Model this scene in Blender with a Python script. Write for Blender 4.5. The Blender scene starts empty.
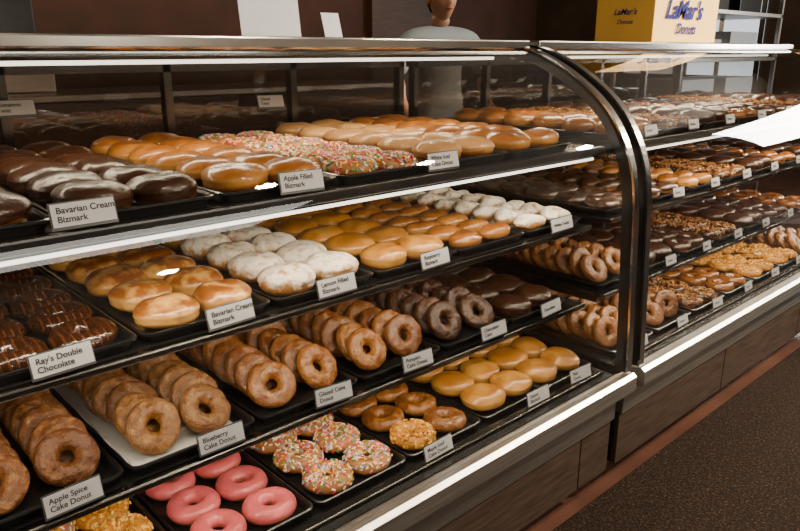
import bpy, math, random
import numpy as np
from mathutils import Vector, Matrix
random.seed(7); rng=np.random.default_rng(11)
scene=bpy.context.scene
col=scene.collection
pi=math.pi

# ---------------------------------------------------------------- materials
def newmat(name):
    m=bpy.data.materials.new(name); m.use_nodes=True
    nt=m.node_tree
    for n in list(nt.nodes): nt.nodes.remove(n)
    out=nt.nodes.new('ShaderNodeOutputMaterial')
    return m,nt,out
def rgba(c): return (c[0],c[1],c[2],1.0)
def ramp(nt,fac,stops):
    r=nt.nodes.new('ShaderNodeValToRGB')
    e=r.color_ramp.elements
    e[0].position=stops[0][0]; e[0].color=rgba(stops[0][1])
    e[1].position=stops[-1][0]; e[1].color=rgba(stops[-1][1])
    for p,c in stops[1:-1]:
        x=e.new(p); x.color=rgba(c)
    nt.links.new(fac,r.inputs['Fac']); return r.outputs['Color']
def noise(nt,scale,detail=3,vec=None,mapscale=None):
    n=nt.nodes.new('ShaderNodeTexNoise'); n.inputs['Scale'].default_value=scale
    n.inputs['Detail'].default_value=detail
    tc=nt.nodes.new('ShaderNodeTexCoord'); src=tc.outputs['Object']
    if mapscale:
        mp=nt.nodes.new('ShaderNodeMapping'); mp.inputs['Scale'].default_value=mapscale
        nt.links.new(src,mp.inputs['Vector']); src=mp.outputs['Vector']
    nt.links.new(src,n.inputs['Vector']); return n.outputs['Fac']
def mixc(nt,f,a,b,mode='MIX'):
    m=nt.nodes.new('ShaderNodeMix'); m.data_type='RGBA'; m.blend_type=mode
    def setv(sock,v):
        if isinstance(v,bpy.types.NodeSocket): nt.links.new(v,sock)
        elif isinstance(v,(int,float)): sock.default_value=v
        else: sock.default_value=rgba(v)
    setv(m.inputs[0],f); setv(m.inputs[6],a); setv(m.inputs[7],b)
    return m.outputs[2]
def bump(nt,h,strength,dist=0.002):
    b=nt.nodes.new('ShaderNodeBump'); b.inputs['Strength'].default_value=strength
    b.inputs['Distance'].default_value=dist
    nt.links.new(h,b.inputs['Height']); return b.outputs['Normal']
def bsdf(nt,color,rough=.5,metal=0,coat=0,coatr=.1,normal=None,spec=.5,emis=None,es=0):
    p=nt.nodes.new('ShaderNodeBsdfPrincipled')
    if isinstance(color,bpy.types.NodeSocket): nt.links.new(color,p.inputs['Base Color'])
    else: p.inputs['Base Color'].default_value=rgba(color)
    if isinstance(rough,bpy.types.NodeSocket): nt.links.new(rough,p.inputs['Roughness'])
    else: p.inputs['Roughness'].default_value=rough
    p.inputs['Metallic'].default_value=metal
    p.inputs['Coat Weight'].default_value=coat; p.inputs['Coat Roughness'].default_value=coatr
    p.inputs['Specular IOR Level'].default_value=spec
    if normal is not None:
        nt.links.new(normal,p.inputs['Normal']); nt.links.new(normal,p.inputs['Coat Normal'])
    if emis: p.inputs['Emission Color'].default_value=rgba(emis); p.inputs['Emission Strength'].default_value=es
    return p.outputs[0]
def simple(name,c,rough=.5,metal=0,coat=0,nscale=30,var=.25,bmp=0,mapscale=None,emis=None,es=0):
    m,nt,out=newmat(name)
    f=noise(nt,nscale,4,mapscale=mapscale)
    cc=ramp(nt,f,[(.3,[v*(1-var) for v in c]),(.7,[min(1,v*(1+var)) for v in c])])
    nrm=bump(nt,f,bmp) if bmp else None
    nt.links.new(bsdf(nt,cc,rough,metal,coat,normal=nrm,emis=emis,es=es),out.inputs[0]); return m

def donut_mat(name,top,belt,low,rough=.42,coat=.6,coatr=.14,icing=None,ice_rough=.2,ice_coat=.5,ice_coatr=.1,
              mottle=None,mot_amt=.5,bumps=.5,nsc=90,powder=False,iceline=None,msc=None):
    m,nt,out=newmat(name)
    at=nt.nodes.new('ShaderNodeAttribute'); at.attribute_name='dn'
    sp=nt.nodes.new('ShaderNodeSeparateColor'); nt.links.new(at.outputs['Color'],sp.inputs[0])
    rnd,ice,h=sp.outputs[0],sp.outputs[1],sp.outputs[2]
    dough=ramp(nt,h,[(.0,low),(.36,low),(.47,belt),(.56,belt),(.72,top),(1,[v*.85 for v in top])])
    n1=noise(nt,nsc,5); n2=noise(nt,22,3); n3=noise(nt,nsc*3,4)
    dark=[v*.4 for v in top]
    fac=ramp(nt,n1,[(.38,(0,0,0)),(.72,(1,1,1))])
    dough=mixc(nt,mul(nt,fac,.55),dough,dark)
    if mottle:
        f2=ramp(nt,noise(nt,msc or nsc*.8,6),[(.47,(0,0,0)),(.62,(1,1,1))])
        dough=mixc(nt,mul(nt,f2,mot_amt),dough,mottle)
    v=ramp(nt,rnd,[(0,(.58,.50,.42)),(1,(1.0,1.0,1.0))])
    dough=mixc(nt,1.0,dough,v,'MULTIPLY')
    ad=nt.nodes.new('ShaderNodeMath'); ad.operation='ADD'; nt.links.new(n1,ad.inputs[0]); nt.links.new(mul(nt,n3,.35),ad.inputs[1])
    nrm=bump(nt,ad.outputs[0],bumps,.005)
    s1=bsdf(nt,dough,rough,coat=coat,coatr=coatr,normal=nrm,spec=.3)
    if icing is None:
        nt.links.new(s1,out.inputs[0]); return m
    if powder:
        add=nt.nodes.new('ShaderNodeMath'); add.operation='ADD'
        sub=nt.nodes.new('ShaderNodeMath'); sub.operation='MULTIPLY_ADD'
        nt.links.new(noise(nt,60,9),sub.inputs[0]); sub.inputs[1].default_value=2.4; sub.inputs[2].default_value=-1.35
        nt.links.new(ice,add.inputs[0]); nt.links.new(sub.outputs[0],add.inputs[1])
        icef=ramp(nt,add.outputs[0],[(.25,(0,0,0)),(.85,(1,1,1))])
        icol=icing; nr=nrm
    else:
        icef=ramp(nt,ice,[(.48,(0,0,0)),(.52,(1,1,1))])
        icol=ramp(nt,n2,[(.3,[x*.75 for x in icing]),(.7,icing)])
        if iceline:
            w=nt.nodes.new('ShaderNodeTexWave'); w.inputs['Scale'].default_value=28; w.inputs['Distortion'].default_value=1.5
            tc=nt.nodes.new('ShaderNodeTexCoord'); nt.links.new(tc.outputs['Object'],w.inputs['Vector'])
            icol=mixc(nt,ramp(nt,w.outputs['Fac'],[(.8,(0,0,0)),(.88,(1,1,1))]),icol,iceline)
        nr=bump(nt,noise(nt,45,3),.6,.005)
    icol=mixc(nt,1.0,icol,ramp(nt,rnd,[(0,(.75,.72,.7)),(1,(1,1,1))]),'MULTIPLY')
    s2=bsdf(nt,icol,ice_rough,coat=ice_coat,coatr=ice_coatr,normal=nr,spec=.3)
    mx=nt.nodes.new('ShaderNodeMixShader'); nt.links.new(icef,mx.inputs[0]); nt.links.new(s1,mx.inputs[1]); nt.links.new(s2,mx.inputs[2])
    nt.links.new(mx.outputs[0],out.inputs[0]); return m
def mul(nt,s,k):
    n=nt.nodes.new('ShaderNodeMath'); n.operation='MULTIPLY'; nt.links.new(s,n.inputs[0]); n.inputs[1].default_value=k
    return n.outputs[0]
def glass_mat(name,tint=(.96,.965,.96),gloss=1.25,ior=1.45,rough=0.0):
    m,nt,out=newmat(name)
    t=nt.nodes.new('ShaderNodeBsdfTransparent'); t.inputs[0].default_value=rgba(tint)
    g=nt.nodes.new('ShaderNodeBsdfGlossy'); g.inputs['Roughness'].default_value=rough
    g.inputs['Color'].default_value=(1,1,1,1)
    f=nt.nodes.new('ShaderNodeFresnel'); f.inputs['IOR'].default_value=ior
    mx=nt.nodes.new('ShaderNodeMixShader'); nt.links.new(mul(nt,f.outputs[0],gloss),mx.inputs[0])
    nt.links.new(t.outputs[0],mx.inputs[1]); nt.links.new(g.outputs[0],mx.inputs[2]); nt.links.new(mx.outputs[0],out.inputs[0])
    return m

GOLD=(.37,.125,.016); BELT=(.64,.33,.085)
M={}
M['glazed']=donut_mat('glazed_yeast',GOLD,BELT,(.36,.12,.018),coat=.8,mottle=(.64,.29,.06),mot_amt=.4,bumps=.35,nsc=30)
M['glazedlight']=donut_mat('glazed_light',(.52,.21,.022),(.72,.40,.10),(.45,.18,.025),coat=.7,bumps=.3,nsc=26,mottle=(.76,.42,.09),mot_amt=.45)
M['bavarian']=donut_mat('bavarian',(.30,.095,.013),(.76,.42,.12),(.66,.31,.07),coat=.9,mottle=(.78,.43,.12),mot_amt=.85,bumps=.5,nsc=24,msc=30)
M['cake']=donut_mat('cake_brown',(.19,.062,.012),(.31,.115,.024),(.17,.055,.011),coat=.35,coatr=.22,mottle=(.40,.18,.05),mot_amt=.5,bumps=1)
M['blueb']=donut_mat('cake_blueberry',(.24,.09,.016),(.38,.17,.035),(.20,.075,.013),coat=.5,coatr=.18,mottle=(.46,.24,.07),mot_amt=.5,bumps=1)
M['oldf']=donut_mat('cake_glazed',(.31,.10,.013),(.46,.185,.033),(.25,.082,.012),coat=.85,coatr=.15,mottle=(.57,.27,.07),mot_amt=.45,bumps=.8)
M['darkcake']=donut_mat('cake_dark',(.070,.022,.007),(.12,.043,.013),(.07,.02,.007),coat=.7,coatr=.15,mottle=(.24,.11,.038),mot_amt=.4,bumps=.9)
M['choc']=donut_mat('choc_iced',GOLD,(.46,.19,.04),GOLD,icing=(.048,.017,.007),bumps=.3,nsc=40,ice_rough=.35,ice_coat=.55,ice_coatr=.2)
M['choccake']=donut_mat('choc_cake_iced',(.05,.018,.007),(.06,.022,.008),(.04,.014,.006),icing=(.036,.011,.004),bumps=.9,iceline=(.08,.028,.009),ice_coat=.7)
M['pink']=donut_mat('pink_iced',(.46,.19,.04),BELT,GOLD,icing=(.76,.14,.16),ice_rough=.3,ice_coat=.5)
M['whiteiced']=donut_mat('tan_iced',(.46,.18,.04),BELT,GOLD,icing=(.60,.33,.13),ice_rough=.35,ice_coat=.4)
M['sprbase']=donut_mat('sprinkle_base',(.40,.15,.03),BELT,GOLD,icing=(.50,.22,.07),ice_rough=.4,ice_coat=.2)
M['powder']=donut_mat('powdered',(.55,.28,.09),BELT,(.45,.20,.05),icing=(.88,.80,.70),powder=True,rough=.8,coat=0,ice_rough=1,ice_coat=0,bumps=1)
M['yellow']=donut_mat('crumb_base',(.5,.2,.03),BELT,GOLD,icing=(.58,.25,.03),ice_rough=.5,ice_coat=.2)
M['maple']=donut_mat('maple_iced',(.4,.15,.03),BELT,GOLD,icing=(.26,.09,.018))
def vcol_mat(name,rough=.5):
    m,nt,out=newmat(name)
    at=nt.nodes.new('ShaderNodeAttribute'); at.attribute_name='dn'
    nt.links.new(bsdf(nt,at.outputs['Color'],rough,coat=.1,spec=.3),out.inputs[0]); return m
M['sprk']=vcol_mat('sprinkle_colours')
M['pan']=simple('black_tray',(.009,.009,.010),.3,coat=.3,nscale=60)
M['paper']=simple('tray_paper',(.60,.59,.58),.7,nscale=40,var=.05)
M['black']=simple('black_frame',(.007,.007,.008),.3,coat=.15)
M['steel']=simple('brushed_steel',(.50,.48,.46),.36,1,nscale=6,var=.2,mapscale=(1,40,40))
M['chrome']=simple('chrome',(.66,.65,.64),.14,1,var=.04)
M['panel']=simple('base_panel',(.12,.082,.066),.33,.75,nscale=5,var=.3,mapscale=(2,20,20))
M['kick']=simple('kick_plate',(.04,.016,.011),.35)
M['tile']=simple('floor_tile',(.060,.026,.018),.3,nscale=5,coat=.3)
M['shelf']=simple('shelf_dark',(.012,.012,.013),.25,.1)
M['shelfedge']=simple('shelf_rail',(.13,.125,.12),.22,1,var=.05)
M['glass']=glass_mat('case_glass')
M['endglass']=glass_mat('end_glass',gloss=.8)
M['doorglass']=glass_mat('door_glass',(.30,.24,.20),1.8)
M['tag']=simple('tag_card',(.52,.52,.55),.5,var=.03)
M['tagback']=simple('tag_holder',(.06,.06,.065),.3)
M['ink']=simple('tag_ink',(.008,.008,.010),.6,var=0)
M['tube']=simple('lamp_tube',(.9,.9,.9),.4,emis=(1,.90,.74),es=3,var=.01)
M['boxy']=simple('yellow_card',(.84,.48,.08),.6,nscale=8,var=.06)
M['blue']=simple('blue_ink',(.006,.008,.16),1.0,var=0)
M['wallb']=simple('wall_paint_dark',(.085,.032,.020),.7,nscale=3)
M['wallg']=simple('wall_paint',(.09,.06,.045),.8,nscale=3)
M['wallf']=simple('wall_paint_cream',(.32,.26,.20),.8,nscale=3)
M['ceil']=simple('ceiling_paint',(.30,.26,.22),.9)
M['white']=simple('white_card',(.36,.37,.42),.5,var=.03)
M['wood']=simple('dark_wood',(.08,.034,.017),.4,nscale=6,mapscale=(1,12,12))
M['skin']=simple('skin',(.42,.20,.12),.5,var=.08)
M['hair']=simple('hair',(.05,.032,.022),.6,nscale=80)
M['dark']=simple('dark_plastic',(.012,.012,.013),.3)
m,nt,out=newmat('rubber_mat')
f=noise(nt,150,4); c=ramp(nt,f,[(.45,(.006,.0033,.002)),(.60,(.019,.010,.0065)),(.75,(.055,.030,.020))])
nt.links.new(bsdf(nt,c,.9,normal=bump(nt,f,.8,.004),spec=.08),out.inputs[0]); M['mat']=m
m,nt,out=newmat('window_daylight')
e=nt.nodes.new('ShaderNodeEmission'); e.inputs[0].default_value=(.9,.95,1,1); e.inputs[1].default_value=1.2
nt.links.new(e.outputs[0],out.inputs[0]); M['win']=m
m,nt,out=newmat('lamp_glow')
e=nt.nodes.new('ShaderNodeEmission'); e.inputs[0].default_value=(1,.80,.5,1); e.inputs[1].default_value=15
nt.links.new(e.outputs[0],out.inputs[0]); M['glow']=m

# ---------------------------------------------------------------- mesh helpers
def empty(name,loc=(0,0,0)):
    o=bpy.data.objects.new(name,None); o.location=loc; o.empty_display_size=.05; col.objects.link(o); return o
def mobj(name,V,F,mat,parent=None,smooth=False,loc=(0,0,0),attr=None):
    me=bpy.data.meshes.new(name)
    V=np.asarray(V,float)
    me.from_pydata(V.tolist(),[],F if isinstance(F,list) else F.tolist())
    me.materials.append(mat)
    if smooth: me.polygons.foreach_set('use_smooth',[True]*len(me.polygons))
    if attr is not None:
        a=me.color_attributes.new('dn','FLOAT_COLOR','POINT')
        a.data.foreach_set('color',np.asarray(attr,dtype=np.float32).ravel())
    me.update()
    o=bpy.data.objects.new(name,me); o.location=loc; col.objects.link(o)
    if parent: o.parent=parent
    return o
BF=[(0,1,3,2),(4,6,7,5),(0,4,5,1),(2,3,7,6),(0,2,6,4),(1,5,7,3)]
def boxv(x0,x1,y0,y1,z0,z1): return [(x,y,z) for x in (x0,x1) for y in (y0,y1) for z in (z0,z1)]
def box(name,x0,x1,y0,y1,z0,z1,mat,parent=None,bev=0):
    o=mobj(name,boxv(x0,x1,y0,y1,z0,z1),BF,mat,parent)
    if bev:
        b=o.modifiers.new('bevel','BEVEL'); b.width=bev; b.segments=2
    return o
def boxes(name,lst,mat,parent=None,bev=0):
    V=[];F=[]
    for b in lst:
        n=len(V); V+=boxv(*b); F+=[tuple(i+n for i in f) for f in BF]
    o=mobj(name,V,F,mat,parent)
    if bev:
        b=o.modifiers.new('bevel','BEVEL'); b.width=bev; b.segments=2
    return o
def tube(name,pts,r,mat,parent=None,seg=12):
    V=[];F=[]
    pts=[Vector(p) for p in pts]
    for i,p in enumerate(pts):
        d=(pts[min(i+1,len(pts)-1)]-pts[max(i-1,0)]).normalized()
        a=d.orthogonal().normalized(); b=d.cross(a)
        for k in range(seg):
            t=2*pi*k/seg; V.append(tuple(p+r*(a*math.cos(t)+b*math.sin(t))))
    for i in range(len(pts)-1):
        for k in range(seg):
            F.append((i*seg+k,i*seg+(k+1)%seg,(i+1)*seg+(k+1)%seg,(i+1)*seg+k))
    F.append(tuple(range(seg))[::-1]); F.append(tuple((len(pts)-1)*seg+k for k in range(seg)))
    return mobj(name,V,F,mat,parent,True)
def lathe(name,prof,mat,parent=None,seg=24,loc=(0,0,0)):
    V=[];F=[]
    for r,z in prof:
        for k in range(seg):
            t=2*pi*k/seg; V.append((r*math.cos(t),r*math.sin(t),z))
    for i in range(len(prof)-1):
        for k in range(seg):
            F.append((i*seg+k,i*seg+(k+1)%seg,(i+1)*seg+(k+1)%seg,(i+1)*seg+k))
    return mobj(name,V,F,mat,parent,True,loc)
def gridF(nu,nv,wv):
    F=[]
    for i in range(nu):
        for j in range(nv if wv else nv-1):
            a=i*nv+j; b=((i+1)%nu)*nv+j; c=((i+1)%nu)*nv+(j+1)%nv; d=i*nv+(j+1)%nv
            F.append((a,b,c,d))
    return np.array(F)

class Acc:
    def __init__(s): s.V=[];s.F=[];s.A=[];s.n=0
    def add(s,V,F,A):
        s.V.append(V); s.F.append(F+s.n); s.A.append(A); s.n+=len(V)
    def build(s,name,mat,parent,smooth=True):
        return mobj(name,np.concatenate(s.V),np.concatenate(s.F),mat,parent,smooth,attr=np.concatenate(s.A))
RF={}
def sm(x): x=np.clip(x,0,1); return x*x*(3-2*x)
def finish(T,H,e0,amp):
    p=rng.uniform(0,6.28,3)
    e=e0+amp*(np.sin(3*T+p[0])+.7*np.sin(5*T+p[1])+.5*np.sin(8*T+p[2]))
    return np.clip((H-e)*1.2+.5,0,1)
def ring(R=.031,r=.0175,nu=32,nv=16,rough=.03,crag=0,sq=.92,e0=-.05,amp=.1,ice=0):
    T,P=np.meshgrid(np.linspace(0,2*pi,nu,endpoint=False),np.linspace(0,2*pi,nv,endpoint=False),indexing='ij')
    p=rng.uniform(0,6.28,6)
    H=np.sin(P)
    G=finish(T,H,e0,amp)
    rr=r*(1+rough*(np.sin(2*T+p[0])+.6*np.sin(3*T+p[1]+P)+.5*np.sin(5*T+2*P+p[2])))
    if crag:
        rr=rr*(1-crag*np.exp(-((P-1.25+.18*np.sin(4*T+p[4]))/.22)**2)+crag*.5*np.exp(-((P-.7)/.25)**2)+crag*.4*np.sin(9*T+p[5])*sm(H)*np.sin(2*P))
    if ice: rr=rr+ice*sm((G-.4)*5)
    rad=R*(1+.035*np.sin(2*T+p[3]))+rr*np.cos(P)
    z=rr*H*sq; z=np.where(z<-.65*r,-.65*r+(z+.65*r)*.35,z)
    V=np.stack([rad*np.cos(T),rad*np.sin(T),z],-1).reshape(-1,3)
    k=('r',nu,nv)
    if k not in RF: RF[k]=gridF(nu,nv,True)
    A=np.stack([np.full(T.shape,rng.uniform()),G,H*.5+.5,np.ones(T.shape)],-1).reshape(-1,4)
    return V,RF[k],A
def dome(rx=.053,ry=.053,h=.046,nu=36,nv=20,pw=.62,e0=-.1,amp=.07,ice=0,rough=.035,twist=0):
    T,P=np.meshgrid(np.linspace(0,2*pi,nu,endpoint=False),np.linspace(-pi/2,pi/2,nv),indexing='ij')
    p=rng.uniform(0,6.28,8)
    H=np.sin(P); G=finish(T,H,e0,amp)
    c=np.clip(np.cos(P),0,1)**pw
    w=1+rough*(np.sin(2*T+p[0])+.7*np.sin(3*T+p[1])+.4*np.sin(5*T+p[2]))
    w=w*(1-.05*np.exp(-((P+.1)/.16)**2))
    t=1+ice/rx*sm((G-.4)*5)
    x=rx*c*w*t*np.cos(T); y=ry*c*w*t*np.sin(T)
    z=np.sign(H)*np.abs(H)**1.0*h*.5*(1+.12*np.sin(T+p[3])*c+.08*np.sin(x*95+p[5])*np.sin(y*80+p[6])*(H>0))
    z=z*t
    if twist:
        ph=y/ry*twist
        m=1+.20*np.sin(ph*3+T*1.0+p[4]); x=x*m; z=z*(1+.22*np.sin(ph*3+p[4]))
    V=np.stack([x,y,z],-1).reshape(-1,3)
    k=('d',nu,nv)
    if k not in RF: RF[k]=gridF(nu,nv,False)
    A=np.stack([np.full(T.shape,rng.uniform()),G,H*.5+.5,np.ones(T.shape)],-1).reshape(-1,4)
    return V,RF[k],A
def rotm(ax,ay,az): return np.array((Matrix.Rotation(az,3,'Z')@Matrix.Rotation(ay,3,'Y')@Matrix.Rotation(ax,3,'X')))
PAL=[(.70,.05,.04),(.85,.32,.03),(.85,.70,.5),(.08,.33,.10),(.80,.16,.25),(.85,.52,.05),(.9,.82,.7),(.85,.35,.22),(.88,.78,.6),(.20,.28,.55)]
NUT=[(.74,.38,.05),(.64,.27,.02),(.80,.52,.14),(.48,.18,.02)]
NUTD=[(.38,.17,.05),(.24,.09,.02),(.50,.26,.09),(.15,.055,.015)]
BFN=np.array(BF)
def toppings(acc,cx,cy,cz,R,r,kind,n):
    for i in range(n):
        T=rng.uniform(0,2*pi)
        P=rng.uniform(-.05,pi-.25)
        nrm=np.array([math.cos(P)*math.cos(T),math.cos(P)*math.sin(T),math.sin(P)])
        p=np.array([R*math.cos(T),R*math.sin(T),0])+nrm*np.array([1,1,.93])*(r+.0022)
        t1=np.cross(nrm,rng.normal(size=3)); t1/=np.linalg.norm(t1); t2=np.cross(nrm,t1)
        if kind=='s': a,b,c=.0036,.0014,.0014; colr=PAL[rng.integers(len(PAL))]
        else:
            a,b,c=rng.uniform(.0015,.0034,3); c=c*.8; colr=(NUT if kind=='n' else NUTD)[rng.integers(4)]
        V=np.array([p+t1*a*sx+t2*b*sy+nrm*c*sz for sx in (-1,1) for sy in (-1,1) for sz in (-1,1)])
        V+= np.array([cx,cy,cz])
        acc.add(V,BFN,np.tile(np.array([*colr,1.0]),(8,1)))

# ---------------------------------------------------------------- tray pan
def rrect(hw,hd,rad,z,seg=4):
    P=[]
    for cx,cy,a0 in ((hw-rad,hd-rad,0),(-hw+rad,hd-rad,pi/2),(-hw+rad,-hd+rad,pi),(hw-rad,-hd+rad,1.5*pi)):
        for k in range(seg+1):
            a=a0+pi/2*k/seg; P.append((cx+rad*math.cos(a),cy+rad*math.sin(a),z))
    return P
TW,TD=.229,.655
def pan_mesh():
    loops=[rrect(.104,.317,.014,.0),rrect(.110,.323,.016,.012),rrect(.1145,.3275,.018,.0145),rrect(.1145,.3275,.018,.0175),
           rrect(.1115,.3245,.018,.0185),rrect(.108,.321,.016,.015),rrect(.102,.315,.014,.0025)]
    V=[];F=[]
    n=len(loops[0])
    for l in loops: V+=l
    for i in range(len(loops)-1):
        for k in range(n): F.append((i*n+k,i*n+(k+1)%n,(i+1)*n+(k+1)%n,(i+1)*n+k))
    F.append(tuple(range(n))[::-1]); F.append(tuple((len(loops)-1)*n+k for k in range(n)))
    me=bpy.data.meshes.new('pan'); me.from_pydata(V,[],F); me.materials.append(M['pan']); return me
PAN=pan_mesh()
NAMES={'bavarian':'tray_of_bavarian_cream_donuts','glazed':'tray_of_glazed_donuts','glazedlight':'tray_of_filled_glazed_donuts','cake':'tray_of_apple_spice_donuts',
 'blueb':'tray_of_blueberry_cake_donuts','oldf':'tray_of_glazed_cake_donuts','darkcake':'tray_of_chocolate_cake_donuts','choc':'tray_of_chocolate_iced_donuts',
 'choccake':'tray_of_double_chocolate_donuts','pink':'tray_of_pink_iced_donuts','whiteiced':'tray_of_maple_iced_donuts','powder':'tray_of_powdered_donuts',
 'spr':'tray_of_sprinkle_donuts','nut':'tray_of_crumb_topped_donuts','nutd':'tray_of_nut_topped_donuts','twist':'tray_of_glazed_twists','wtwist':'tray_of_powdered_twists','maple':'tray_of_maple_iced_donuts',
 'mixA':'tray_of_sprinkle_donuts','mixB':'tray_of_sprinkle_and_crumb_donuts','mixC':'tray_of_glazed_and_crumb_donuts'}
MIX={'mixA':lambda c,i:'spr' if (c<0) else 'nut','mixB':lambda c,i:'spr' if i<3 else 'nut','mixC':lambda c,i:'nut' if (c<0 and i in(0,3,4)) else 'oldf'}
M_ICE={k:1 for k in ('choc','choccake','pink','whiteiced','spr','nut','nutd','maple')}
MK={'spr':'sprbase','nut':'yellow','nutd':'choc','twist':'glazed','wtwist':'powder'}
def make_tray(x0,yf,S,kind,style,paper=False):
    e=empty(NAMES[kind],(x0+TW/2,yf+TD/2,S))
    p=bpy.data.objects.new('pan',PAN); col.objects.link(p); p.parent=e
    accs={}; top=Acc()
    hd=TD/2
    z0=.0035
    def put(d,x,y,ax=0,az=0,k=None):
        V,F,A=d; V=V@rotm(ax,rng.uniform(-.06,.06),az).T
        mz=V[:,2].min()
        V=V-np.array([0,0,mz])+np.array([x,y,z0])
        mk=MK.get(k or kind,k or kind)
        accs.setdefault(mk,Acc()).add(V,F,A)
        return z0-mz
    if style=='lean':
        for c in (-1,1):
            y=-hd+.064
            while y<hd-.045:
                put(ring(.0288,.0176,36,18,crag=.22,sq=.82,rough=.04),c*.0515+rng.normal()*.0025,y,ax=math.radians(54+rng.normal()*6),az=rng.normal()*.14)
                y+=.0445+rng.normal()*.002
    elif style=='flat' :
        for c in (-1,1):
            for i in range(6):
                kk=MIX[kind](c,i) if kind in MIX else kind
                x=c*.051+rng.normal()*.0015; y=-hd+.060+i*.098+rng.normal()*.002
                R,r=.0305,.0182
                cz=put(ring(R,r,36,18,ice=.0010 if M_ICE.get(kk) else 0,crag=.15 if kk in('oldf',) else 0,rough=.02,e0=-.15),x,y,az=rng.uniform(0,6),k=kk)
                ks={'spr':'s','nut':'n','nutd':'d'}.get(kk)
                if ks: toppings(top,x,y,cz,R,r,ks,(240 if ks=='s' else 230) if x0<1.6 else 150)
    elif style=='dome':
        for c in (-1,1):
            for i in range(6):
                x=c*.052+rng.normal()*.0015; y=-hd+.063+i*.102+rng.normal()*.003
                pd=kind=='powder'; s=1+rng.normal()*.02
                put(dome(.0522*s,.0550*s,.052 if pd else .046,ice=.001 if M_ICE.get(kind) else 0,e0=-.42 if kind=='choc' else -.1,amp=.12 if pd else .08,pw=.72 if pd else .66),x,y,az=rng.uniform(0,6))
    elif style=='bar':
        for c in (-1,1):
            for i in range(9):
                x=c*.052+rng.normal()*.001; y=-hd+.048+i*.0685+rng.normal()*.001
                put(dome(.031,.048,.036,pw=.7,ice=.001 if M_ICE.get(kind) else 0,twist=1.3 if 'twist' in kind else 0),x,y,az=pi/2+rng.normal()*.06)
    for mk,a in accs.items(): a.build('donuts',M[mk],e)
    if top.n: top.build('toppings',M['sprk'],e,False)
    if paper:
        V=[];F=[];n=30
        xs=[-.1155,-.1075,-.1015,-.09,.09]; zs=[.028,.018,.0045,.0031,.0031]
        for i in range(n+1):
            y=-hd+.012+(TD-.024)*i/n
            for x,z in zip(xs,zs): V.append((x,y,z+(.002*math.sin(i*1.3) if z>.02 else 0)))
        for i in range(n):
            for j in range(4): F.append((i*5+j,i*5+j+1,(i+1)*5+j+1,(i+1)*5+j))
        mobj('paper_liner',V,F,M['paper'],e,True)
    return e

S1,S2,S3,S4=.972,.770,.558,.376
YF={1:.965,2:.985,3:.985,4:.925}; SZ={1:S1,2:S2,3:S3,4:S4}
P=.235
layout={
 1:(.05,[('choc','dome'),('choc','dome'),('glazed','dome'),('spr','flat'),('whiteiced','dome'),('glazed','dome')]),
 2:(.15,[('choccake','flat'),('bavarian','dome'),('powder','dome'),('glazedlight','dome'),('glazed','bar'),('wtwist','bar')]),
 3:(.105,[('cake','lean'),('blueb','lean'),('oldf','lean'),('oldf','lean'),('darkcake','lean'),('choc','dome')]),
 4:(.18,[('mixA','flat'),('pink','flat'),('mixB','flat'),('mixC','flat'),('glazedlight','dome')]),
}
for s,(x0,items) in layout.items():
    for k,(kd,st) in enumerate(items):
        make_tray(x0+P*k,YF[s],SZ[s],kd,st,paper=(s==3 and k==1))
make_tray(1.335,YF[4],S4,'glazedlight','dome')
layout2={
 1:[('glazed','dome'),('nutd','flat'),('choc','dome'),('maple','flat'),('choc','flat'),('nutd','flat'),('choc','dome')],
 2:[('choc','flat'),('choc','bar'),('glazed','bar'),('nutd','flat'),('choc','dome'),('maple','bar'),('choc','dome')],
 3:[('oldf','lean'),('choc','dome'),('choc','flat'),('nutd','flat'),('choc','dome'),('choc','flat'),('maple','flat')],
 4:[('oldf','lean'),('cake','lean'),('nutd','flat'),('maple','flat'),('nut','flat'),('nut','flat'),('oldf','lean')],
}
for s,items in layout2.items():
    for k,(kd,st) in enumerate(items):
        make_tray(1.665+.245*k,YF[s],SZ[s],kd,st)

# ---------------------------------------------------------------- price tags
def tag(x,s,l1,l2='',w=.080,h=.030,y=None,z=None,rz=0):
    y=YF[s]-.021 if y is None else y
    z=SZ[s]+.0255 if z is None else z
    o=mobj('price_tag',boxv(-w/2,w/2,-.001,.001,-h/2,h/2),BF,M['tag'],None,loc=(x,y,z))
    o.rotation_euler=(-math.radians(14),random.uniform(-.03,.03),random.uniform(-.06,.06))
    mobj('holder',boxv(-w/2-.002,w/2+.002,.0012,.003,-h/2-.004,h/2+.002),BF,M['tagback'],o)
    for i,t in enumerate((l1,l2)):
        if not t: continue
        c=bpy.data.curves.new('label','FONT'); c.body=t; c.size=.0115; c.align_x='LEFT'; c.extrude=.0001; c.offset=.00022
        c.materials.append(M['ink'])
        q=bpy.data.objects.new('label_text',c); col.objects.link(q); q.parent=o
        q.rotation_euler=(pi/2,0,0); q.location=(-w/2+.006,-.0014,.0025-i*.0118 if l2 else -.004)
for a in [(.308,1,'Bavarian Cream','Bizmark'),(.654,1,'Apple Filled','Bizmark'),(.985,1,'White Iced','Cake Donut'),
          (.261,2,"Ray's Double",'Chocolate'),(.52,2,'Bavarian Cream','Bizmark'),(.735,2,'Lemon Filled','Bizmark'),(.988,2,'Raspberry','Bizmark'),(1.428,2,'White Twist',''),
          (.248,3,'Apple Spice','Cake Donut'),(.486,3,'Blueberry','Cake Donut'),(.721,3,'Glazed Cake','Donut'),(.941,3,'Pumpkin','Cake Donut'),(1.185,3,'Chocolate','Cake'),(1.406,3,'Chocolate',''),
          (.945,4,'Maple Iced','Cake Donut'),(1.29,4,'Glazed','Bizmark'),(1.47,4,'Plain','Donut')]:
    tag(*a)
for s in (1,2,3,4):
    for k in range(7):
        tag(1.78+.245*k,s,'Donut','',w=.06,h=.026)
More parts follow.
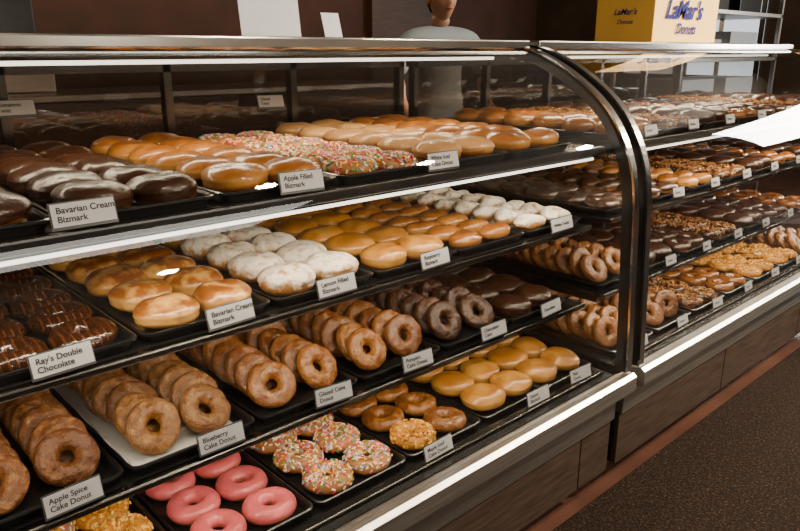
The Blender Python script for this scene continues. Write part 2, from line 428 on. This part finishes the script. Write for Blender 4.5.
tag(.43,1,'Cinnamon','Twist',y=1.66,z=1.085); tag(1.06,1,'Glazed','Twist',y=1.66,z=1.07)

# ---------------------------------------------------------------- display cases
ctrl=[(.828,.40),(.836,.55),(.845,.70),(.856,.86),(.880,.955),(.925,1.035),(.98,1.092),(1.045,1.137),(1.11,1.172),(1.18,1.199),(1.25,1.213)]
def catmull(c,n=5):
    o=[]
    for i in range(len(c)-1):
        p0=c[max(i-1,0)];p1=c[i];p2=c[i+1];p3=c[min(i+2,len(c)-1)]
        for k in range(n):
            t=k/n
            o.append(tuple(.5*((2*b)+(-a+cc)*t+(2*a-5*b+4*cc-d)*t*t+(-a+3*b-3*cc+d)*t**3) for a,b,cc,d in zip(p0,p1,p2,p3)))
    o.append(c[-1]); return o
prof=catmull(ctrl)
def offs(pr,d):
    o=[]
    for i,p in enumerate(pr):
        a=pr[max(i-1,0)]; b=pr[min(i+1,len(pr)-1)]
        t=(b[0]-a[0],b[1]-a[1]); L=math.hypot(*t); n=(t[1]/L,-t[0]/L)
        o.append((p[0]+n[0]*d,p[1]+n[1]*d))
    return o
def band(name,pr,d0,d1,x0,x1,mat,parent):
    A=offs(pr,d0);B=offs(pr,d1);V=[];F=[]
    for a,b in zip(A,B): V+=[(x0,*a),(x1,*a),(x1,*b),(x0,*b)]
    for i in range(len(A)-1):
        for k in range(4): F.append((i*4+k,i*4+(k+1)%4,(i+1)*4+(k+1)%4,(i+1)*4+k))
    n=len(A)-1; F+=[(3,2,1,0),(n*4,n*4+1,n*4+2,n*4+3)]
    return mobj(name,V,F,mat,parent,False)
def sheet(name,pr,x0,x1,mat,parent):
    V=[];F=[]
    for p in pr: V+=[(x0,*p),(x1,*p)]
    for i in range(len(pr)-1): F.append((2*i,2*i+1,2*i+3,2*i+2))
    return mobj(name,V,F,mat,parent,True)
YB=1.70
def case(x0,x1,seams):
    e=empty('bakery_display_case')
    sheet('curved_glass',offs(prof,.003),x0+.012,x1-.012,M['glass'],e)
    for nm,a,b in (('end_frame_near',x0,x0+.022),('end_frame_far',x1-.022,x1)):
        band(nm,prof,.002,.030,a,b,M['black'],e)
        band(nm+'_trim',prof,-.004,.0015,a,b,M['chrome'],e)
    for nm,xx in (('end_pane_near',x0+.011),('end_pane_far',x1-.011)):
        pr=offs(prof,.028); V=[(xx,*p) for p in pr]+[(xx,YB,1.205),(xx,YB,.40)]
        mobj(nm,V,[tuple(range(len(V)))],M['endglass'],e)
    boxes('top_cap',[(x0,x1,1.235,YB+.03,1.211,1.221)],M['steel'],e,.002)
    boxes('top_front_rail',[(x0,x1,1.205,1.245,1.203,1.226)],M['chrome'],e,.004)
    boxes('top_lamp_housing',[(x0+.03,x1-.03,1.25,1.33,1.185,1.210)],M['shelfedge'],e,.003)
    tube('top_lamp_tube',[(x0+.05,1.29,1.180),(x1-.05,1.29,1.180)],.004,M['tube'],e)
    xs=[x0+.012]
    x=.42 if x0<1 else x0+.37
    while x<x1-.1: xs.append(x); x+=.37
    xs.append(x1-.012)
    boxes('rear_door_frames',[(a-.010,a+.010,YB-.006,YB+.02,.40,1.18) for a in xs]+[(x0,x1,YB-.006,YB+.03,1.15,1.210),(x0,x1,YB-.006,YB+.03,.36,.40)],M['shelfedge'],e)
    mobj('rear_door_glass',[(x0,YB+.008,.38),(x1,YB+.008,.38),(x1,YB+.008,1.18),(x0,YB+.008,1.18)],[(0,1,2,3)],M['doorglass'],e)
    for s in (1,2,3):
        z=SZ[s]-.0008; y=YF[s]
        box('shelf_%d'%s,x0+.026,x1-.026,y-.006,YB-.02,z-.009,z,M['shelf'],e)
        box('shelf_rail_%d'%s,x0+.026,x1-.026,y-.026,y-.007,z-(.016 if s==1 else .010),z+.003,M['black'] if s==1 else M['shelfedge'],e,.003)
        boxes('shelf_brackets_%d'%s,[(a,a+.008,y,YB-.02,z-.028,z-.0095) for a in (x0+.03,x1-.038)],M['black'],e)
    box('lamp_holder',x0+.03,x1-.03,YF[1]-.010,YF[1]+.02,S1-.024,S1-.0175,M['black'],e)
    tube('shelf_lamp_tube',[(x0+.05,YF[1]-.006,S1-.028),(x1-.05,YF[1]-.006,S1-.028)],.0035,M['tube'],e)
    box('deck',x0+.006,x1-.006,.872,YB+.02,S4-.035,S4-.0008,M['shelf'],e)
    box('deck_tag_rail',x0+.024,x1-.024,.892,.912,S4-.0005,S4+.008,M['shelfedge'],e,.002)
    sill=[(.868,.376),(.838,.392),(.818,.398),(.808,.390),(.806,.352),(.815,.345),(.845,.338),(.858,.325),(.860,.246),(.880,.246),(.880,.340),(.872,.37)]
    V=[];F=[];n=len(sill)
    for xx in (x0,x1): V+=[(xx,*p) for p in sill]
    for i in range(n): F.append((i,(i+1)%n,n+(i+1)%n,n+i))
    F+=[tuple(range(n))[::-1],tuple(range(n,2*n))]
    mobj('metal_sill',V,F,M['steel'],e)
    segs=[x0]+seams+[x1]
    boxes('base_panels',[(segs[i]+.002,segs[i+1]-.002,.868,.885,.085,.245) for i in range(len(segs)-1)],M['panel'],e,.002)
    box('base_body',x0+.01,x1-.01,.886,YB+.02,.08,.340,M['dark'],e)
    box('kick_plate',x0+.02,x1-.02,.95,YB-.05,0.001,.08,M['kick'],e)
    return e
case(-.25,1.582,[.55,1.44]); case(1.622,3.45,[2.3,3.0])

# ---------------------------------------------------------------- items on the case tops
e=empty('donut_carton',(2.30,1.25,1.227))
box('carton_body',0,.47,0,.22,0,.27,M['boxy'],e,.002)
box('lid_flap',-.003,.473,-.003,.223,.20,.2745,M['boxy'],e,.002)
def text(body,size,loc,rot,mat,parent,ext=.0003,off=0,shear=0):
    c=bpy.data.curves.new('lettering','FONT'); c.body=body; c.size=size; c.extrude=ext; c.offset=off; c.shear=shear
    c.materials.append(mat); o=bpy.data.objects.new('lettering',c); col.objects.link(o); o.parent=parent; o.location=loc; o.rotation_euler=rot; return o
text("LaMar's",.085,(.07,-.0045,.080),(pi/2,0,0),M['blue'],e,off=.0022,shear=.35)
text("Donuts",.048,(.15,-.0045,.030),(pi/2,0,0),M['blue'],e,off=.0012,shear=.35)
text("LaMar's",.028,(-.0045,.15,.09),(pi/2,0,-pi/2),M['blue'],e,off=.0003,shear=.35)
text("Donuts",.020,(-.0045,.135,.06),(pi/2,0,-pi/2),M['blue'],e,off=.0002,shear=.35)
def sign(x,y,w,h):
    e=empty('counter_sign',(x,y,1.2215))
    mobj('card',[(0,0,.004),(w,0,.004),(w,.02,h),(0,.02,h),(0,.002,.004),(w,.002,.004),(w,.022,h),(0,.022,h)],[(0,1,2,3),(7,6,5,4),(0,4,5,1),(1,5,6,2),(2,6,7,3),(3,7,4,0)],M['white'],e)
    box('foot',0,w,-.02,.05,0,.004,M['dark'],e)
sign(.86,1.45,.16,.16); sign(1.13,1.5,.055,.07)

# ---------------------------------------------------------------- room
box('floor',-5,9,-4,7,-.06,0,M['tile'])
box('floor_mat',.3,6.0,-.9,.87,.0005,.012,M['mat'],None,.004)
box('wall_back',-5,9,6.0,6.15,0,3.1,M['wallb'])
box('wall_right',8,8.15,-4,6.0,0,3.1,M['wallg'])
box('wall_left',-4,-3.85,-4,6.0,0,3.1,M['wallg'])
box('wall_front',-3.85,8,-4,-3.85,0,3.1,M['wallf'])
box('ceiling',-5,9,-4,7,3.1,3.2,M['ceil'])
box('baseboard_back',-3.8,7.9,5.97,5.999,0.001,.12,M['wood'])
def window(n,axis,c,w,h,z,inward):
    e=empty('window_%d'%n)
    x,y=c
    def bx(nm,u0,u1,z0,z1,d0,d1,mat):
        if axis=='y': box(nm,x+u0,x+u1,min(y+inward*d0,y+inward*d1),max(y+inward*d0,y+inward*d1),z0,z1,mat,e)
        else: box(nm,min(x+inward*d0,x+inward*d1),max(x+inward*d0,x+inward*d1),y+u0,y+u1,z0,z1,mat,e)
    bx('pane',-w/2,w/2,z,z+h,.005,.01,M['win'])
    for u in (-w/2,-.02,w/2-.04): bx('stile',u,u+.04,z,z+h,.011,.05,M['dark'])
    for zz in (z,z+h-.04): bx('rail',-w/2,w/2,zz,zz+.04,.011,.051,M['dark'])
window(1,'x',(8.0,-.6),1.3,1.3,1.2,-1)
window(2,'x',(8.0,3.9),1.6,1.5,.9,-1)
boxes('door_1',[(5.05,5.15,5.9,5.99,0.001,2.3),(6.05,6.15,5.9,5.99,0.001,2.3),(5.05,6.15,5.9,5.99,2.3,2.4),(5.15,6.05,5.94,5.985,.001,2.3)],M['wood'])
e=empty('back_counter')
box('counter_top',-1,4.2,4.6,5.4,.9,.94,M['steel'],e,.005); box('counter_body',-.95,4.15,4.65,5.38,.001,.9,M['wood'],e)
e=empty('coffee_brewer',(1.2,4.95,.941))
box('body',0,.35,0,.4,0,.12,M['steel'],e,.01); box('tower',0,.35,.25,.4,.12,.6,M['dark'],e,.01); box('head',0,.35,0,.4,.6,.78,M['steel'],e,.01)
lathe('pot',[(0,0),(.08,.01),(.09,.08),(.06,.17),(.065,.19),(.055,.19),(0,.17)],M['dark'],e,loc=(.17,.12,.125))
e=empty('stainless_shelving_rack',(4.7,2.35,0))
boxes('posts',[(a,a+.03,b,b+.03,0.001,1.95) for a in (0,1.67) for b in (0,.47)],M['steel'],e)
boxes('rack_shelves',[(0.0,1.7,0,.5,z,z+.03) for z in (.3,.75,1.12,1.45,1.85)],M['steel'],e,.003)
boxes('cartons',[(.1,.5,.06,.4,1.151,1.32),(.6,.85,.1,.4,1.151,1.28),(1.0,1.5,.1,.42,1.151,1.34),(.2,.7,.05,.4,.781,1.0),(.9,1.4,.05,.4,.781,1.0)],M['white'],e,.004)
boxes('dark_cartons',[(.1,.4,.06,.4,1.481,1.6),(.6,.9,.1,.4,1.481,1.7),(1.1,1.5,.1,.42,1.481,1.62)],M['dark'],e,.004)
for (x,y) in ((2.2,4.2),(.3,4.0),(4.2,4.4)):
    e=empty('pendant_lamp',(x,y,2.2))
    tube('cord',[(0,0,.2),(0,0,.89)],.006,M['dark'],e)
    lathe('shade',[(.02,.2),(.05,.19),(.14,.05),(.15,.0),(.145,.0),(.045,.18),(.0,.18)],M['dark'],e)
    lathe('bulb',[(0,.02),(.035,.04),(.04,.08),(.02,.14),(0,.16)],M['glow'],e)
    l=bpy.data.lights.new('pendant_fill_light','POINT'); l.energy=26; l.color=(1,.75,.45); l.shadow_soft_size=.03  # point light added to liven and brighten the back room
    o=bpy.data.objects.new('pendant_fill_light',l); col.objects.link(o); o.location=(0,0,-.02); o.parent=e

# ---------------------------------------------------------------- shop worker
def skinobj(name,joints,edges,mat,parent,sub=2,root=0):
    me=bpy.data.meshes.new(name); me.from_pydata([j[:3] for j in joints],edges,[]); me.materials.append(mat)
    o=bpy.data.objects.new(name,me); col.objects.link(o); o.parent=parent
    o.modifiers.new('skin','SKIN'); o.modifiers['skin'].use_smooth_shade=True
    for i,j in enumerate(joints):
        r=j[3]; me.skin_vertices[0].data[i].radius=(r,j[4] if len(j)>4 else r)
    me.skin_vertices[0].data[root].use_root=True
    s=o.modifiers.new('sub','SUBSURF'); s.levels=sub; s.render_levels=sub
    return o
w=empty('shop_worker',(2.62,2.55,0)); w.rotation_euler=(0,0,math.radians(-20)); w.scale=(.90,.90,.90)
m,nt,out=newmat('worker_clothes')
tc=nt.nodes.new('ShaderNodeTexCoord'); sx=nt.nodes.new('ShaderNodeSeparateXYZ'); nt.links.new(tc.outputs['Object'],sx.inputs[0])
c=ramp(nt,sx.outputs['Z'],[(.0,(.03,.03,.04)),(.925,(.03,.03,.04)),(.93,(.36,.42,.48)),(1,(.36,.42,.48))])
nt.links.new(bsdf(nt,c,.8),out.inputs[0])
J=[(0,0,.95,.15,.11),(0,0,1.1,.13,.10),(0,0,1.28,.16,.11),(0,0,1.40,.13,.085),(0,0,1.475,.07,.06),
   (-.20,0,1.39,.062),(-.26,-.02,1.20,.05),(.20,0,1.39,.062),(.26,-.02,1.20,.05),
   (-.10,0,.86,.09),(-.11,-.01,.5,.065),(-.11,.02,.08,.045),(-.12,-.14,.04,.04),(.10,0,.86,.09),(.11,-.01,.5,.065),(.11,.02,.08,.045),(.12,-.14,.04,.04)]
E=[(0,1),(1,2),(2,3),(3,4),(3,5),(5,6),(3,7),(7,8),(0,9),(9,10),(10,11),(11,12),(0,13),(13,14),(14,15),(15,16)]
skinobj('clothed_body',J,E,m,w)
for sgn in (-1,1):
    skinobj('forearm',[(.255*sgn,-.02,1.2,.040),(.26*sgn,-.06,1.06,.036),(.25*sgn,-.22,.98,.026),(.25*sgn,-.26,.965,.03,.018),(.25*sgn,-.32,.95,.036,.015)],[(0,1),(1,2),(2,3),(3,4)],M['skin'],w)
    for i,(dx,L) in enumerate(((-.03,.07),(-.01,.08),(.011,.075),(.031,.06))):
        skinobj('finger',[(.25*sgn+dx*.9,-.31,.95,.009),(.25*sgn+dx,-.33-L*.4,.945,.009),(.25*sgn+dx,-.33-L*.75,.925,.008),(.25*sgn+dx,-.33-L*.9,.90,.007)],[(0,1),(1,2),(2,3)],M['skin'],w,1)
    skinobj('thumb',[(.25*sgn-.025*sgn,-.27,.955,.011),(.25*sgn-.055*sgn,-.30,.945,.010),(.25*sgn-.062*sgn,-.335,.93,.008)],[(0,1),(1,2)],M['skin'],w,1)
skinobj('neck',[(0,0,1.44,.064),(0,-.005,1.54,.058)],[(0,1)],M['skin'],w)
def head():
    nu,nv=32,20
    V=[]
    for i in range(nu):
        t=2*pi*i/nu
        for j in range(nv):
            p=-pi/2+pi*j/(nv-1)
            x=.076*math.cos(p)*math.cos(t); y=.096*math.cos(p)*math.sin(t); z=.118*math.sin(p)
            f=max(0,-math.sin(t))*math.cos(p)
            if z<0: x*=1+.55*z/.118*.6; y*=(1+.25*z/.118) if y>0 else 1
            g=math.exp(-(x/.013)**2)
            y-= .024*g*math.exp(-((z+.022)/.022)**2)*(f>.4)
            y-= .005*math.exp(-((z-.028)/.012)**2)*(f>.4)
            y+= .007*math.exp(-((abs(x)-.03)/.013)**2)*math.exp(-((z-.006)/.012)**2)*(f>.3)
            y-= .010*math.exp(-((z+.095)/.02)**2)*(f>.1)
            V.append((x,y,z))
    return V,gridF(nu,nv,False)
HZ=1.60
V,F=head(); mobj('head',V,F,M['skin'],w,True,(0,-.02,HZ))
lathe('mouth',[(0,0),(.022,.001),(.024,.004),(0,.006)],simple('lips',(.3,.09,.07),.5),w,loc=(0,-.112,HZ-.058))
for sgn in (-1,1):
    lathe('eye',[(0,-.011),(.008,-.008),(.011,0),(.008,.008),(0,.011)],M['white'],w,loc=(.03*sgn,-.100,HZ+.008))
    lathe('pupil',[(0,-.005),(.004,0),(0,.005)],M['dark'],w,loc=(.03*sgn,-.111,HZ+.008))
    lathe('ear',[(0,-.03),(.010,-.02),(.014,.0),(.012,.02),(0,.03)],M['skin'],w,loc=(.077*sgn,-.005,HZ-.005))
V=[(x*1.09,y*1.07+.008,z*1.07) for x,y,z in V]
F2=[f for f in F.tolist() if all((V[i][2]>.045 or (V[i][1]>.01 and V[i][2]>-.085)) for i in f)]
mobj('hair',V,F2,M['hair'],w,True,(0,-.02,HZ))

# ---------------------------------------------------------------- lights
def area(name,loc,target,sx,sy,power,color):
    l=bpy.data.lights.new(name,'AREA'); l.shape='RECTANGLE'; l.size=sx; l.size_y=sy; l.energy=power; l.color=color
    o=bpy.data.objects.new(name,l); col.objects.link(o); o.location=loc
    o.rotation_euler=(Vector(target)-Vector(loc)).to_track_quat('-Z','Y').to_euler(); return o
area('window_daylight_side',(7.85,-.6,1.85),(1.5,1.2,.6),1.2,1.2,260,(1,.94,.82))
e=empty('added_track_light',(0,0,0))
box('track',.0,4.9,-.62,-.58,3.04,3.099,M['dark'],e)
for (x,y,z,tx,pw,ang) in ((4.7,-.67,2.5,1.4,1650,60),(.5,-.6,2.83,.5,110,70),(2.0,-.6,2.83,1.3,130,70),(3.2,-.6,2.83,2.6,260,70)):  # first spot set by its glint in the glass; track and others added for highlights
    tube('lamp_can',[(x,y+.02,3.04),(x,y,z+.03)],.04,M['dark'],e)
    l=bpy.data.lights.new('key_and_fill_spot','SPOT'); l.energy=pw; l.spot_size=math.radians(ang); l.spot_blend=.6; l.shadow_soft_size=.06; l.color=(1,.83,.58)
    o=bpy.data.objects.new('key_and_fill_spot',l); col.objects.link(o); o.location=(x,y,z)
    o.rotation_euler=(Vector((tx,1.1,.65))-Vector(o.location)).to_track_quat('-Z','Y').to_euler()
for (x,y,z,tx,pw) in ((2.2,-3.4,1.9,1.2,210),(-.8,-3.4,1.9,.6,80)):  # made-up fill spots, reaching under the shelves from the front
    e=empty('added_wall_spot',(x,y,z))
    tube('can',[(0,-.42,.03),(0,-.02,0)],.05,M['dark'],e)
    l=bpy.data.lights.new('front_fill_spot','SPOT'); l.energy=pw; l.spot_size=math.radians(75); l.spot_blend=.7; l.shadow_soft_size=.08; l.color=(1,.86,.66)
    o=bpy.data.objects.new('front_fill_spot',l); col.objects.link(o); o.location=(x,y+.02,z)
    o.rotation_euler=(Vector((tx,1.1,.55))-Vector(o.location)).to_track_quat('-Z','Y').to_euler()
area('ceiling_fill',(1.8,-2.4,3.05),(1.8,-2.4,0),2.4,1.2,70,(1,.93,.82))  # large dim fill added overhead, no real fixture
for x0,x1,k in ((-.2,1.53,1.0),(1.67,3.4,1.5)):
    c=(x0+x1)/2
    area('case_top_strip',(c,1.29,1.170),(c,1.25,0),1.65,.02,5.0*k,(1,.82,.56))
    area('shelf_strip_and_fill',(c,.965,.935),(c,1.12,.3),1.65,.012,5.0*k,(1,.84,.60))
    for s in (2,3):
        area('shelf_strip_and_fill',(c,YF[s]-.008,SZ[s]-.016),(c,YF[s]+.10,SZ[s]-.25),1.65,.010,2.4*k,(1,.84,.60))  # added strips hidden under lower rails, brightening the front donuts below
wd=bpy.data.worlds.new('world'); scene.world=wd; wd.use_nodes=True
wd.node_tree.nodes['Background'].inputs[0].default_value=(.5,.55,.6,1); wd.node_tree.nodes['Background'].inputs[1].default_value=.15

# ---------------------------------------------------------------- camera
cam=bpy.data.cameras.new('camera'); cam.sensor_width=36; cam.lens=705/800*36; cam.clip_start=.02
co=bpy.data.objects.new('camera',cam); col.objects.link(co); co.location=(0,0,1.2)
F=Vector((.9565*.678,.9565*.735,-.2917)); co.rotation_euler=F.to_track_quat('-Z','Y').to_euler()
scene.camera=co
